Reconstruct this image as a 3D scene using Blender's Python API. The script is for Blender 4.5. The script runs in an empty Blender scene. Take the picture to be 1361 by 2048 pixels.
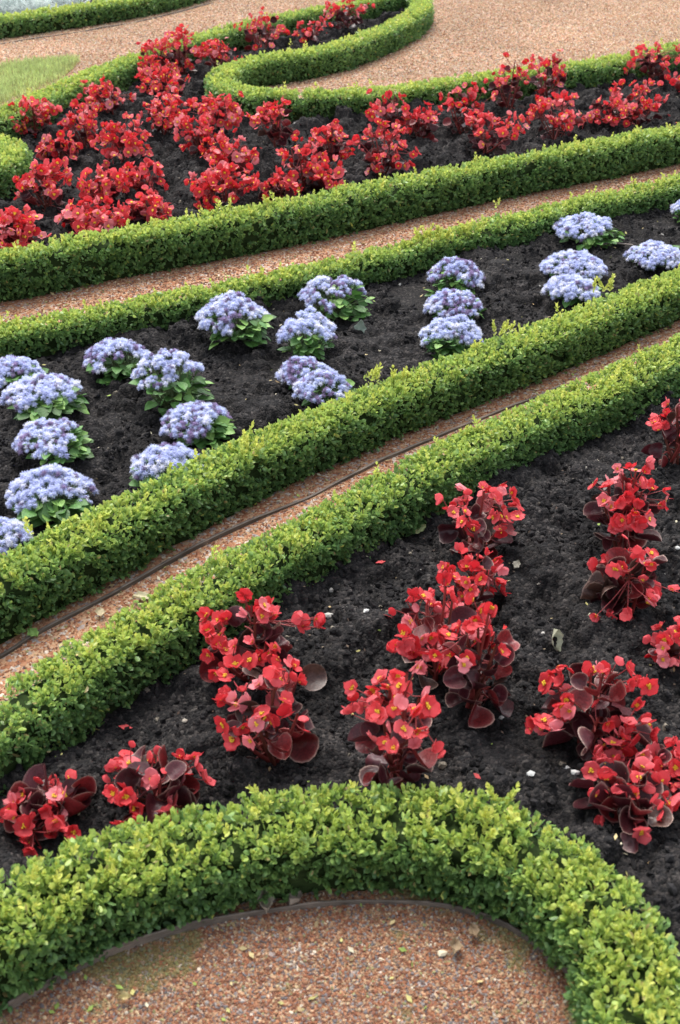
import bpy, math, time
import numpy as np
from mathutils import Matrix, Vector
T0 = time.time()
sc = bpy.context.scene
col = sc.collection
rng = np.random.default_rng(7)

# ------------------------------------------------------------------ camera
FPX, PITCH, HC = 2420.0, math.radians(31), 2.0
cam_d = bpy.data.cameras.new('camera')
cam = bpy.data.objects.new('camera', cam_d)
col.objects.link(cam)
cam.location = (0, 0, HC)
cam.rotation_euler = (math.radians(90) - PITCH, 0, 0)
cam_d.sensor_fit = 'VERTICAL'
cam_d.sensor_height = 36.0
cam_d.sensor_width = 24.0
cam_d.lens = 36.0 * FPX / 2048
cam_d.clip_end = 500
cam_d.clip_start = 0.05
cam_d.dof.use_dof = True
cam_d.dof.focus_distance = 4.3
cam_d.dof.aperture_fstop = 5.6
sc.camera = cam

def gp(px, py, z=0.0):
    """a point of the photograph (1361 x 2048) on the level z of the place"""
    x = (px - 680.5) / FPX
    y = -(py - 1024) / FPX
    dy = math.cos(PITCH) + y * math.sin(PITCH)
    dz = -math.sin(PITCH) + y * math.cos(PITCH)
    t = (z - HC) / dz
    return np.array([x * t, dy * t])

# ------------------------------------------------------------------ light
w = bpy.data.worlds.new('World')
sc.world = w
w.use_nodes = True
nt = w.node_tree
bg = nt.nodes['Background']
sky = nt.nodes.new('ShaderNodeTexSky')
sky.sky_type = 'NISHITA'
sky.sun_disc = False
SUN_EL, SUN_AZ = math.radians(60), math.radians(-15)     # azimuth from +Y towards +X
sky.sun_elevation = SUN_EL
sky.sun_rotation = SUN_AZ
sky.air_density = 1.0
sky.dust_density = 3.0
hsv = nt.nodes.new('ShaderNodeHueSaturation')
hsv.inputs['Saturation'].default_value = 0.35
hsv.inputs['Value'].default_value = 2.7
nt.links.new(sky.outputs[0], hsv.inputs['Color'])
nt.links.new(hsv.outputs[0], bg.inputs['Color'])
bg.inputs['Strength'].default_value = 0.15
sd = bpy.data.lights.new('sun', 'SUN')
sd.energy = 2.8
sd.angle = math.radians(28)
sd.color = (1.0, 0.96, 0.9)
sun = bpy.data.objects.new('sun', sd)
col.objects.link(sun)
dv = Vector((math.sin(SUN_AZ) * math.cos(SUN_EL), math.cos(SUN_AZ) * math.cos(SUN_EL), math.sin(SUN_EL)))
sun.rotation_euler = dv.to_track_quat('Z', 'Y').to_euler()
sun.location = dv * 20
sc.view_settings.view_transform = 'Standard'
sc.view_settings.look = 'None'
sc.view_settings.exposure = 0
sc.view_settings.gamma = 1
sc.cycles.max_bounces = 6
sc.cycles.transmission_bounces = 4

# ------------------------------------------------------------------ noise
_tab = np.random.default_rng(99).random((256, 256))
def vn(x, y, s=0):
    x = np.asarray(x, float) + s * 17.3
    y = np.asarray(y, float) + s * 9.1
    xi = np.floor(x).astype(int); yi = np.floor(y).astype(int)
    fx = x - xi; fy = y - yi
    fx = fx * fx * (3 - 2 * fx); fy = fy * fy * (3 - 2 * fy)
    a = _tab[xi & 255, yi & 255]; b = _tab[(xi + 1) & 255, yi & 255]
    c = _tab[xi & 255, (yi + 1) & 255]; d = _tab[(xi + 1) & 255, (yi + 1) & 255]
    return (a * (1 - fx) + b * fx) * (1 - fy) + (c * (1 - fx) + d * fx) * fy
def fbm(x, y, f, o=4, s=0):
    r = 0; a = 1; t = 0
    for k in range(o):
        r = r + a * vn(x * f, y * f, s + k * 3); t += a; a *= 0.5; f *= 2.03
    return r / t

# ------------------------------------------------------------------ meshes
def make_mesh(name, verts, faces_flat, counts, mats, fcol=None, midx=None, smooth=True, vcol=None):
    me = bpy.data.meshes.new(name)
    verts = np.ascontiguousarray(verts, np.float32)
    faces_flat = np.ascontiguousarray(faces_flat, np.int32).ravel()
    counts = np.ascontiguousarray(counts, np.int32)
    me.vertices.add(len(verts)); me.vertices.foreach_set('co', verts.ravel())
    me.loops.add(len(faces_flat)); me.loops.foreach_set('vertex_index', faces_flat)
    me.polygons.add(len(counts))
    starts = np.concatenate([[0], np.cumsum(counts)[:-1]]).astype(np.int32)
    me.polygons.foreach_set('loop_start', starts)
    me.polygons.foreach_set('loop_total', counts)
    me.polygons.foreach_set('use_smooth', np.full(len(counts), smooth))
    if midx is not None:
        me.polygons.foreach_set('material_index', np.ascontiguousarray(midx, np.int32))
    if fcol is not None:
        a = me.attributes.new('tint', 'FLOAT_COLOR', 'FACE')
        c = np.ones((len(counts), 4), np.float32); c[:, :3] = fcol
        a.data.foreach_set('color', c.ravel())
    if vcol is not None:
        a = me.attributes.new('tint', 'FLOAT_COLOR', 'POINT')
        c = np.ones((len(verts), 4), np.float32); c[:, :3] = vcol
        a.data.foreach_set('color', c.ravel())
    for m in (mats if isinstance(mats, (list, tuple)) else [mats]):
        me.materials.append(m)
    me.update(calc_edges=True)
    return me

class Buf:
    """collects pieces of one mesh"""
    def __init__(s): s.v = []; s.f = []; s.c = []; s.col = []; s.m = []; s.n = 0
    def add(s, v, f, colr, m=0):          # f: (k, n) array ; colr: per vertex (n,3) or one colour
        v = np.asarray(v, float); f = np.asarray(f, int)
        s.v.append(v); s.f.append((f + s.n).ravel()); s.c.append(np.full(len(f), f.shape[1]))
        c = np.asarray(colr, float)
        s.col.append(np.broadcast_to(c, (len(v), 3)) if c.ndim == 1 else c)
        s.m.append(np.full(len(f), m)); s.n += len(v)
    def mesh(s, name, mats, smooth=True):
        return make_mesh(name, np.concatenate(s.v), np.concatenate(s.f), np.concatenate(s.c), mats,
                         midx=np.concatenate(s.m), vcol=np.concatenate(s.col), smooth=smooth)

def link(name, me, parent=None, label=None, cat=None, group=None, kind=None, loc=None):
    o = bpy.data.objects.new(name, me)
    col.objects.link(o)
    if parent is not None: o.parent = parent
    if label: o['label'] = label
    if cat: o['category'] = cat
    if group: o['group'] = group
    if kind: o['kind'] = kind
    if loc is not None: o.location = loc
    return o

# ------------------------------------------------------------------ materials
def newmat(name):
    m = bpy.data.materials.new(name); m.use_nodes = True
    return m, m.node_tree, m.node_tree.nodes['Principled BSDF']

def leafy(name, rough=0.45, trans=0.25, spec=0.5, noise=0.25, nscale=60, gain=1.0, back=None, bump=0.0):
    m, t, p = newmat(name)
    a = t.nodes.new('ShaderNodeAttribute'); a.attribute_name = 'tint'
    n = t.nodes.new('ShaderNodeTexNoise'); n.inputs['Scale'].default_value = nscale
    n.inputs['Detail'].default_value = 3
    mr = t.nodes.new('ShaderNodeMapRange')
    mr.inputs[1].default_value = 0.3; mr.inputs[2].default_value = 0.7
    mr.inputs[3].default_value = gain * (1 - noise); mr.inputs[4].default_value = gain * (1 + noise)
    t.links.new(n.outputs['Fac'], mr.inputs[0])
    v = t.nodes.new('ShaderNodeVectorMath'); v.operation = 'SCALE'
    t.links.new(a.outputs['Color'], v.inputs[0]); t.links.new(mr.outputs[0], v.inputs['Scale'])
    src = v.outputs[0]
    if back is not None:
        g = t.nodes.new('ShaderNodeNewGeometry')
        mx = t.nodes.new('ShaderNodeMix'); mx.data_type = 'RGBA'
        t.links.new(g.outputs['Backfacing'], mx.inputs[0])
        t.links.new(src, mx.inputs[6]); mx.inputs[7].default_value = (*back, 1)
        src = mx.outputs[2]
    t.links.new(src, p.inputs['Base Color'])
    p.inputs['Roughness'].default_value = rough
    p.inputs['Specular IOR Level'].default_value = spec
    if bump:
        b = t.nodes.new('ShaderNodeBump'); b.inputs['Strength'].default_value = bump; b.inputs['Distance'].default_value = 0.003
        t.links.new(n.outputs['Fac'], b.inputs['Height']); t.links.new(b.outputs[0], p.inputs['Normal'])
    if trans:
        tr = t.nodes.new('ShaderNodeBsdfTranslucent')
        t.links.new(src, tr.inputs['Color'])
        ms = t.nodes.new('ShaderNodeMixShader'); ms.inputs[0].default_value = trans
        o = t.nodes['Material Output']
        t.links.new(p.outputs[0], ms.inputs[1]); t.links.new(tr.outputs[0], ms.inputs[2])
        t.links.new(ms.outputs[0], o.inputs['Surface'])
    return m

M_box = leafy('box_leaf', rough=0.42, trans=0.42, spec=0.5, noise=0.18, nscale=90)
M_branch = leafy('box_branch', rough=0.9, trans=0, spec=0.1, noise=0.5, nscale=60)
M_grass = leafy('grass_blade', rough=0.6, trans=0.3, spec=0.3, noise=0.2, nscale=8)
M_beg = leafy('begonia_leaf', rough=0.40, trans=0.14, spec=0.4, noise=0.35, nscale=45, bump=0.3)
M_stem = leafy('stem', rough=0.5, trans=0, spec=0.4, noise=0.2)
M_ag = leafy('ageratum_leaf', rough=0.5, trans=0.2, spec=0.4, noise=0.3, nscale=70, bump=0.5)
M_fuzz = leafy('ageratum_floret', rough=0.8, trans=0.4, spec=0.1, noise=0.15, nscale=120)
M_silver = leafy('silver_leaf', rough=0.8, trans=0.35, spec=0.1, noise=0.15, nscale=30)
M_stone = leafy('gravel_stone', rough=0.85, trans=0, spec=0.25, noise=0.25, nscale=160)
M_litter = leafy('dry_leaf', rough=0.7, trans=0.15, spec=0.2, noise=0.3, nscale=50)
M_metal = leafy('edging_band', rough=0.6, trans=0, spec=0.3, noise=0.45, nscale=30, bump=0.4)
M_clod = leafy('soil_clod', rough=0.95, trans=0, spec=0.15, noise=0.5, nscale=140, bump=0.5)

def petal_mat():
    m, t, p = newmat('begonia_petal')
    a = t.nodes.new('ShaderNodeAttribute'); a.attribute_name = 'tint'
    oi = t.nodes.new('ShaderNodeObjectInfo')
    cr = t.nodes.new('ShaderNodeValToRGB')
    e = cr.color_ramp.elements
    e[0].position = 0; e[0].color = (0.70, 0.024, 0.036, 1)
    e[1].position = 1; e[1].color = (0.88, 0.30, 0.33, 1)
    x = cr.color_ramp.elements.new(0.45); x.color = (0.79, 0.052, 0.064, 1)
    x = cr.color_ramp.elements.new(0.8); x.color = (0.85, 0.13, 0.15, 1)
    t.links.new(oi.outputs['Random'], cr.inputs[0])
    mx = t.nodes.new('ShaderNodeMix'); mx.data_type = 'RGBA'; mx.blend_type = 'MULTIPLY'
    mx.inputs[0].default_value = 1
    t.links.new(cr.outputs[0], mx.inputs[6]); t.links.new(a.outputs['Color'], mx.inputs[7])
    t.links.new(mx.outputs[2], p.inputs['Base Color'])
    p.inputs['Roughness'].default_value = 0.42
    p.inputs['Specular IOR Level'].default_value = 0.5
    p.inputs['Sheen Weight'].default_value = 0.15
    p.inputs['Sheen Roughness'].default_value = 0.4
    n = t.nodes.new('ShaderNodeTexNoise'); n.inputs['Scale'].default_value = 110
    b = t.nodes.new('ShaderNodeBump'); b.inputs['Strength'].default_value = 0.35; b.inputs['Distance'].default_value = 0.002
    t.links.new(n.outputs['Fac'], b.inputs['Height']); t.links.new(b.outputs[0], p.inputs['Normal'])
    tr = t.nodes.new('ShaderNodeBsdfTranslucent'); t.links.new(mx.outputs[2], tr.inputs['Color'])
    ms = t.nodes.new('ShaderNodeMixShader'); ms.inputs[0].default_value = 0.38
    t.links.new(p.outputs[0], ms.inputs[1]); t.links.new(tr.outputs[0], ms.inputs[2])
    t.links.new(ms.outputs[0], t.nodes['Material Output'].inputs['Surface'])
    return m
M_petal = petal_mat()
def yellow_mat():
    m, t, p = newmat('begonia_stamen')
    p.inputs['Base Color'].default_value = (0.95, 0.60, 0.03, 1)
    p.inputs['Roughness'].default_value = 0.6
    n = t.nodes.new('ShaderNodeTexVoronoi'); n.inputs['Scale'].default_value = 900
    b = t.nodes.new('ShaderNodeBump'); b.inputs['Distance'].default_value = 0.001
    t.links.new(n.outputs['Distance'], b.inputs['Height']); t.links.new(b.outputs[0], p.inputs['Normal'])
    return m
M_yel = yellow_mat()

def ground_mat(name, stops, scale, rough=0.9, bump=0.6, dist=0.006, patch=(0.75, 1.2), patch_scale=1.2):
    m, t, p = newmat(name)
    tc = t.nodes.new('ShaderNodeTexCoord')
    vo = t.nodes.new('ShaderNodeTexVoronoi'); vo.inputs['Scale'].default_value = scale
    t.links.new(tc.outputs['Object'], vo.inputs['Vector'])
    sp = t.nodes.new('ShaderNodeSeparateColor'); t.links.new(vo.outputs['Color'], sp.inputs[0])
    cr = t.nodes.new('ShaderNodeValToRGB'); cr.color_ramp.interpolation = 'LINEAR'
    els = cr.color_ramp.elements
    els[0].position = stops[0][0]; els[0].color = (*stops[0][1], 1)
    els[1].position = stops[-1][0]; els[1].color = (*stops[-1][1], 1)
    for q, c in stops[1:-1]:
        k = els.new(q); k.color = (*c, 1)
    t.links.new(sp.outputs[0], cr.inputs[0])
    n = t.nodes.new('ShaderNodeTexNoise'); n.inputs['Scale'].default_value = patch_scale; n.inputs['Detail'].default_value = 5
    t.links.new(tc.outputs['Object'], n.inputs['Vector'])
    mr = t.nodes.new('ShaderNodeMapRange'); mr.inputs[1].default_value = 0.3; mr.inputs[2].default_value = 0.7
    mr.inputs[3].default_value = patch[0]; mr.inputs[4].default_value = patch[1]
    t.links.new(n.outputs['Fac'], mr.inputs[0])
    v = t.nodes.new('ShaderNodeVectorMath'); v.operation = 'SCALE'
    t.links.new(cr.outputs[0], v.inputs[0]); t.links.new(mr.outputs[0], v.inputs['Scale'])
    t.links.new(v.outputs[0], p.inputs['Base Color'])
    p.inputs['Roughness'].default_value = rough
    p.inputs['Specular IOR Level'].default_value = 0.2
    n2 = t.nodes.new('ShaderNodeTexNoise'); n2.inputs['Scale'].default_value = scale * 1.3; n2.inputs['Detail'].default_value = 4
    t.links.new(tc.outputs['Object'], n2.inputs['Vector'])
    ad = t.nodes.new('ShaderNodeMath'); ad.operation = 'SUBTRACT'
    t.links.new(n2.outputs['Fac'], ad.inputs[0]); t.links.new(vo.outputs['Distance'], ad.inputs[1])
    b = t.nodes.new('ShaderNodeBump'); b.inputs['Strength'].default_value = bump; b.inputs['Distance'].default_value = dist
    t.links.new(ad.outputs[0], b.inputs['Height']); t.links.new(b.outputs[0], p.inputs['Normal'])
    return m
M_gravel = ground_mat('gravel_ground', [(0.0, (0.26, 0.10, 0.05)), (0.4, (0.36, 0.18, 0.10)), (0.7, (0.44, 0.28, 0.165)),
                                        (0.88, (0.26, 0.22, 0.21)), (1.0, (0.60, 0.50, 0.40))], 90)
M_soil = ground_mat('dark_soil', [(0.0, (0.008, 0.0078, 0.008)), (0.6, (0.017, 0.0155, 0.0155)), (0.9, (0.032, 0.028, 0.026)), (1.0, (0.06, 0.054, 0.05))],
                    130, rough=0.95, bump=0.8, dist=0.006, patch=(0.6, 1.6), patch_scale=3.5)

# ------------------------------------------------------------------ curves
def smooth_path(pts, step=0.02, it=3):
    p = np.array(pts, float)
    for _ in range(it):
        q = np.empty((2 * (len(p) - 1), 2))
        q[0::2] = 0.75 * p[:-1] + 0.25 * p[1:]; q[1::2] = 0.25 * p[:-1] + 0.75 * p[1:]
        p = np.vstack([p[:1], q, p[-1:]])
    s = np.r_[0, np.cumsum(np.linalg.norm(np.diff(p, axis=0), axis=1))]
    n = max(4, int(s[-1] / step))
    u = np.linspace(0, s[-1], n)
    return np.c_[np.interp(u, s, p[:, 0]), np.interp(u, s, p[:, 1])], s[-1]
def normals2(p):
    t = np.gradient(p, axis=0); t /= np.linalg.norm(t, axis=1)[:, None] + 1e-9
    return t, np.c_[-t[:, 1], t[:, 0]]
def offset(p, d):
    t, n = normals2(p)
    k = 9; ker = np.ones(k) / k
    n = np.c_[np.convolve(np.pad(n[:, 0], k // 2, 'edge'), ker, 'valid'), np.convolve(np.pad(n[:, 1], k // 2, 'edge'), ker, 'valid')]
    return p + n * d

# ------------------------------------------------------------------ box hedge
def unit(v): return v / (np.linalg.norm(v, axis=-1, keepdims=True) + 1e-9)

def shoot_template(r, n_pairs, fine):
    """a box shoot about 3.5 cm long along +Z: crossed pairs of small oval leaves"""
    V = []; F = []; tip = []; nv = 0
    leaves = []
    for k in range(n_pairs):
        z = 0.006 + 0.030 * k / max(1, n_pairs - 1) * r.uniform(0.9, 1.1)
        ph = (k % 2) * math.pi / 2 + r.uniform(-0.3, 0.3)
        for q in (0, math.pi):
            leaves.append((z, ph + q + r.uniform(-0.25, 0.25), math.radians(r.uniform(25, 60) + 12 * k), 0.0195 * r.uniform(0.8, 1.15), k / n_pairs))
    leaves.append((0.037, r.uniform(0, 6), math.radians(74), 0.013, 1.0))
    leaves.append((0.037, r.uniform(0, 6), math.radians(70), 0.012, 1.0))
    for z, ph, el, L, tp in leaves:
        W = L * r.uniform(0.27, 0.34)
        dr = np.array([math.cos(ph) * math.cos(el), math.sin(ph) * math.cos(el), math.sin(el)])
        sd_ = np.array([-math.sin(ph), math.cos(ph), 0])
        up = np.cross(dr, sd_)
        o = np.array([0, 0, z]) + dr * 0.002
        fold = r.uniform(0.05, 0.35)
        if fine:
            pts = [o, o + dr * L * .5 - up * L * .06, o + dr * L - up * L * .02]
            for sg in (1, -1):
                pts.append(o + dr * L * .28 + sg * sd_ * W * .88 + up * W * fold)
                pts.append(o + dr * L * .72 + sg * sd_ * W * .92 + up * W * fold)
            V += pts
            F += [[nv, nv + 1, nv + 2, nv + 4, nv + 3], [nv, nv + 5, nv + 6, nv + 2, nv + 1]]
            tip += [tp, tp]; nv += 7
        else:
            V += [o, o + dr * L * .55 + sd_ * W * 1.15 + up * W * fold, o + dr * L * 1.05, o + dr * L * .55 - sd_ * W * 1.15 + up * W * fold]
            F += [[nv, nv + 1, nv + 2, nv + 3]]; tip += [tp]; nv += 4
    return np.array(V), np.array(F), np.array(tip)
_r = np.random.default_rng(3)
TPL = {True: [shoot_template(_r, _r.integers(3, 5), True) for _ in range(14)],
       False: [shoot_template(_r, 3, False) for _ in range(10)]}

def scatter_shoots(pos, d, scale, fine, colfn, r):
    """returns verts, faces, counts, face colours for shoots at pos with axis d"""
    N = len(pos); z = unit(d)
    a = unit(np.cross(z, r.normal(size=(N, 3)))); b = np.cross(z, a)
    tid = r.integers(0, len(TPL[fine]), N)
    vs, fs, cs, fc = [], [], [], []; nv = 0
    for k, (V, F, tp) in enumerate(TPL[fine]):
        m = np.where(tid == k)[0]
        if not len(m): continue
        P = (pos[m][:, None, :] + scale[m][:, None, None] * (V[None, :, 0:1] * a[m][:, None] + V[None, :, 1:2] * b[m][:, None] + V[None, :, 2:3] * z[m][:, None]))
        f = (F[None] + (np.arange(len(m)) * len(V))[:, None, None]) + nv
        vs.append(P.reshape(-1, 3)); fs.append(f.reshape(-1)); cs.append(np.full(len(m) * len(F), F.shape[1]))
        fc.append(colfn(m, tp))
        nv += len(m) * len(V)
    return vs, fs, cs, fc, nv

def hedge(label, pts, wd, ht, sc_leaf=1.0, fine=True, dens=3000, seed=1, hue=0.0, tall=(), ends=(False, False)):
    r = np.random.default_rng(seed)
    p, L = smooth_path(pts, 0.02)
    t, n = normals2(p)
    s = np.linspace(0, L, len(p))
    root = link('box_hedge', None, label=label, cat='hedge', group='clipped box hedges edging the beds')
    root.location = (0, 0, 0)
    # --- dense inner twigs
    ns = 18; ins = 0.024 * sc_leaf
    ang = np.linspace(0, math.pi, ns)
    cx = np.sign(np.cos(ang)) * np.abs(np.cos(ang)) ** 0.45; cz = np.abs(np.sin(ang)) ** 0.4
    taper = np.ones(len(p))
    if ends[0]: taper *= np.sqrt(np.clip(s / (wd / 2), 0, 1))
    if ends[1]: taper *= np.sqrt(np.clip((L - s) / (wd / 2), 0, 1))
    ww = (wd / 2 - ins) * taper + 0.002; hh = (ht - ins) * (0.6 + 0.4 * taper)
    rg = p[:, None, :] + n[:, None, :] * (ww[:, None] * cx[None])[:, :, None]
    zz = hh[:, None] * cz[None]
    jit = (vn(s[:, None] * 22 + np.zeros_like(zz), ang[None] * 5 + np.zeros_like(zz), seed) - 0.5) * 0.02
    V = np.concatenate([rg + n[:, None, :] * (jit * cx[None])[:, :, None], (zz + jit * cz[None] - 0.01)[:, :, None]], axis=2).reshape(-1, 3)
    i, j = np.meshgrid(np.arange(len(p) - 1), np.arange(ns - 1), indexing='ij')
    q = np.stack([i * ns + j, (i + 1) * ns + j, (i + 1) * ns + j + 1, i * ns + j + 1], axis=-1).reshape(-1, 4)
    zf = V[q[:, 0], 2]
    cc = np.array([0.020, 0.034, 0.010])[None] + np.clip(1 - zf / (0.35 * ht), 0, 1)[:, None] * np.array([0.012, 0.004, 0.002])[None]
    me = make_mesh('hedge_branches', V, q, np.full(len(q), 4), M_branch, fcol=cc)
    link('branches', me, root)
    # --- leaves
    rr = 0.035
    flat_t = wd - 2 * rr; side = ht - rr; arc = rr * math.pi / 2
    per = flat_t + 2 * side + 2 * arc
    N = int(L * per * dens / sc_leaf ** 2)
    u = r.random(N) * per; ss = r.random(N) * L
    lat = np.zeros(N); z = np.zeros(N); nl = np.zeros(N); nz = np.zeros(N)
    m = u < side; lat[m] = wd / 2; z[m] = u[m]; nl[m] = 1; nz[m] = 0.0
    m = (u >= side) & (u < side + arc); a = (u[m] - side) / rr
    lat[m] = wd / 2 - rr + rr * np.cos(a); z[m] = ht - rr + rr * np.sin(a); nl[m] = np.cos(a); nz[m] = np.sin(a)
    m = (u >= side + arc) & (u < side + arc + flat_t); lat[m] = wd / 2 - rr - (u[m] - side - arc); z[m] = ht; nz[m] = 1
    m = (u >= side + arc + flat_t) & (u < side + 2 * arc + flat_t); a = math.pi / 2 + (u[m] - side - arc - flat_t) / rr
    lat[m] = -wd / 2 + rr + rr * np.cos(a); z[m] = ht - rr + rr * np.sin(a); nl[m] = np.cos(a); nz[m] = np.sin(a)
    m = u >= side + 2 * arc + flat_t; lat[m] = -wd / 2; z[m] = ht - rr - (u[m] - side - 2 * arc - flat_t); nl[m] = -1
    tp_ = np.interp(ss, s, taper)
    lump = (fbm(ss, lat + z * 1.3, 9, 3, seed) - 0.5) * 0.032
    gaps = vn(ss * 28, (u + lat) * 28, seed + 5)
    lump -= np.clip(gaps - 0.72, 0, 1) * 0.05
    # a clipped side leans in a little towards the ground and shows its stems there
    low = np.clip(1 - z / (0.22 * ht), 0, 1)
    lat2 = lat * tp_ + nl * (lump - 0.008 * low)
    z2 = np.maximum(z * (0.6 + 0.4 * tp_) + nz * lump, 0.004)
    px_ = np.interp(ss, s, p[:, 0]); py_ = np.interp(ss, s, p[:, 1])
    nx = np.interp(ss, s, n[:, 0]); ny = np.interp(ss, s, n[:, 1])
    pos = np.c_[px_ + nx * lat2, py_ + ny * lat2, z2]
    nrm = unit(np.c_[nx * nl, ny * nl, nz])
    d = unit(nrm * 0.85 + np.array([0, 0, 0.45]) * (1 - nz[:, None]) + r.normal(size=(N, 3)) * 0.5)
    size = sc_leaf * r.uniform(0.75, 1.2, N)
    pos = pos - d * (0.037 * size)[:, None]
    pos[:, 2] = np.maximum(pos[:, 2], 0.004)
    to = np.array([0, 0, HC]) - pos
    keep = ((nrm * unit(to)).sum(1) > -0.25) | (r.random(N) < 0.5)
    keep &= ~((low > 0.3) & (r.random(N) < 0.45))
    keep &= gaps < 0.86
    pos, d, size, nz_, zrel, ss_ = pos[keep], d[keep], size[keep], nz[keep], (z[keep] / ht), ss[keep]
    # leggy fresh shoots that stand above the clipped top
    nt_ = int(L * 22 / sc_leaf)
    k = r.integers(0, len(pos), nt_ * 8); k = k[nz_[k] > 0.9][:nt_]
    ex = []
    for kk in k:
        hgt = 0.006 + 0.034 * r.random() ** 2.2
        for h_ in np.arange(0.0, hgt, 0.014): ex.append((kk, h_))
    ek = np.array([e[0] for e in ex]); eh = np.array([e[1] for e in ex])
    base = pos[ek].copy(); base[:, 2] += 0.006 + eh
    ed = unit(np.c_[r.normal(size=(len(ek), 2)) * 0.3, np.ones(len(ek))])
    pos = np.vstack([pos, base]); d = np.vstack([d, ed])
    size = np.r_[size, np.full(len(ek), 0.85 * sc_leaf)]; fresh = np.r_[np.zeros(len(nz_)), np.full(len(ek), 1.0)]
    nz_ = np.r_[nz_, np.ones(len(ek))]; zrel = np.r_[zrel, np.ones(len(ek))]; ss_ = np.r_[ss_, ss_[ek]]
    for (tx, ty, th) in tall:
        g = gp(tx, ty, ht + th * 0.5)
        for q_ in range(5):
            gx = g + r.normal(size=2) * 0.03; dd = np.array([r.normal() * .35, r.normal() * .35, 1.0])
            for h_ in np.arange(-0.02, th * r.uniform(0.2, .8), 0.012):
                pos = np.vstack([pos, [[gx[0] + dd[0] * h_, gx[1] + dd[1] * h_, ht + h_]]]); d = np.vstack([d, [dd]])
                size = np.r_[size, 0.9 * sc_leaf]; fresh = np.r_[fresh, 1.0]; nz_ = np.r_[nz_, 1.0]; zrel = np.r_[zrel, 1.0]; ss_ = np.r_[ss_, 0.0]
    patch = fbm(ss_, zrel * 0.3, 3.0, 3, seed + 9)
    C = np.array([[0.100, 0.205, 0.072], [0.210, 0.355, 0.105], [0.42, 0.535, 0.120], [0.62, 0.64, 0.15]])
    base_t = 0.12 + 0.48 * nz_ + 0.40 * np.clip(zrel - 0.35, 0, 1) + 0.5 * (patch - 0.5) + r.normal(size=len(pos)) * 0.10 + 0.6 * fresh  # young growth yellower on top; shade of the sides also put into the tint
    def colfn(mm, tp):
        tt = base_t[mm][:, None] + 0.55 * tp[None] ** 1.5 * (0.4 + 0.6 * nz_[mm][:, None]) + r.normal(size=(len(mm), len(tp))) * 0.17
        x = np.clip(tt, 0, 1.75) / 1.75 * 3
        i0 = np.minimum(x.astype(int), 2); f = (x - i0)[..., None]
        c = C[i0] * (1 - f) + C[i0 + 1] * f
        sick = r.random(tt.shape)
        c = np.where((sick > 0.988)[..., None], np.array([0.40, 0.33, 0.14]), c)
        c = np.where(((sick > 0.972) & (sick < 0.988))[..., None], np.array([0.42, 0.44, 0.10]), c)
        c = c * (1 + r.normal(size=tt.shape) * 0.10)[..., None]
        c[..., 0] *= 1 + hue
        if F_len == 5: return np.repeat(c[:, ::1], 1, axis=1).reshape(-1, 3)
        return c.reshape(-1, 3)
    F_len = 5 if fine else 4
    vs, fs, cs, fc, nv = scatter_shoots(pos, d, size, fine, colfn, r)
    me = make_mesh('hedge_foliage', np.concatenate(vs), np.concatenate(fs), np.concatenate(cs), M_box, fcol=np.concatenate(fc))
    link('foliage', me, root)
    return p

def from_base(px, wd, side=1, dy=0, fade=None):
    dyf = (lambda x: dy) if fade is None else (lambda x: dy + (fade - dy) * min(1, max(0, (x - 500) / 600)) + 32 * min(1, max(0, (330 - x) / 330)))
    p, _ = smooth_path([gp(q[0], q[1] + dyf(q[0])) for q in px], 0.03)
    return offset(p, side * wd / 2)[::4]
def from_top(px, ht):
    return [gp(x, y, ht) for x, y in px]

B_ = {}
B_['A'] = from_base([(-330, 2230), (-150, 2110), (0, 2030), (110, 1965), (230, 1900), (330, 1866), (420, 1840), (560, 1808), (700, 1794), (800, 1790), (890, 1800), (960, 1822), (1030, 1855), (1090, 1900), (1140, 1960), (1165, 2040), (1170, 2150), (1160, 2280), (1130, 2450)], 0.185)
B_['B'] = from_base([(-250, 1745), (-120, 1650), (0, 1565), (120, 1480), (240, 1400), (440, 1280), (700, 1135), (850, 1055), (1000, 978), (1150, 908), (1280, 848), (1361, 805), (1500, 735), (1700, 640)], 0.162, dy=24, fade=-4)
B_['C'] = from_base([(-250, 1440), (-120, 1365), (0, 1300), (100, 1240), (230, 1170), (400, 1072), (560, 987), (700, 925), (800, 880), (1000, 800), (1100, 758), (1250, 695), (1361, 645), (1520, 575), (1750, 480)], 0.155)
B_['D'] = from_base([(-300, 785), (-120, 750), (0, 715), (140, 695), (330, 652), (500, 620), (620, 592), (760, 558), (900, 515), (1050, 480), (1170, 445), (1361, 400), (1520, 355), (1750, 290)], 0.14, dy=18)
B_['E'] = from_base([(-300, 680), (-120, 630), (0, 603), (100, 588), (200, 562), (300, 545), (500, 508), (640, 478), (780, 447), (900, 420), (1040, 388), (1200, 358), (1361, 325), (1520, 290), (1750, 240)], 0.17, dy=6)
B_['J'] = from_base([(-450, 160), (-200, 115), (0, 80), (130, 62), (300, 35), (420, 3), (500, -30), (560, -60)], 0.20)
HT = dict(A=0.152, B=0.172, C=0.172, D=0.14, E=0.2, J=0.175, S=0.2)
B_['S'] = from_top([(1750, 20), (1550, 55), (1361, 90), (1242, 118), (1116, 134), (993, 150), (900, 160), (823, 173), (764, 182), (676, 186), (588, 186), (510, 184), (462, 176), (436, 160), (448, 139), (495, 121), (560, 111), (620, 102), (690, 86), (767, 58), (820, 32), (848, 8), (838, -12), (800, -14),
                     (740, -2), (680, 10), (584, 29), (510, 44), (455, 58), (400, 73), (340, 92), (281, 112), (212, 136), (165, 156), (109, 180), (50, 208), (0, 230), (-80, 250), (-200, 272)], HT['S'])
B_['I'] = from_top([(-260, 300), (-120, 283), (-40, 276), (5, 282), (24, 296), (14, 318), (-40, 335), (-140, 352), (-300, 380)], HT['S'])

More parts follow.
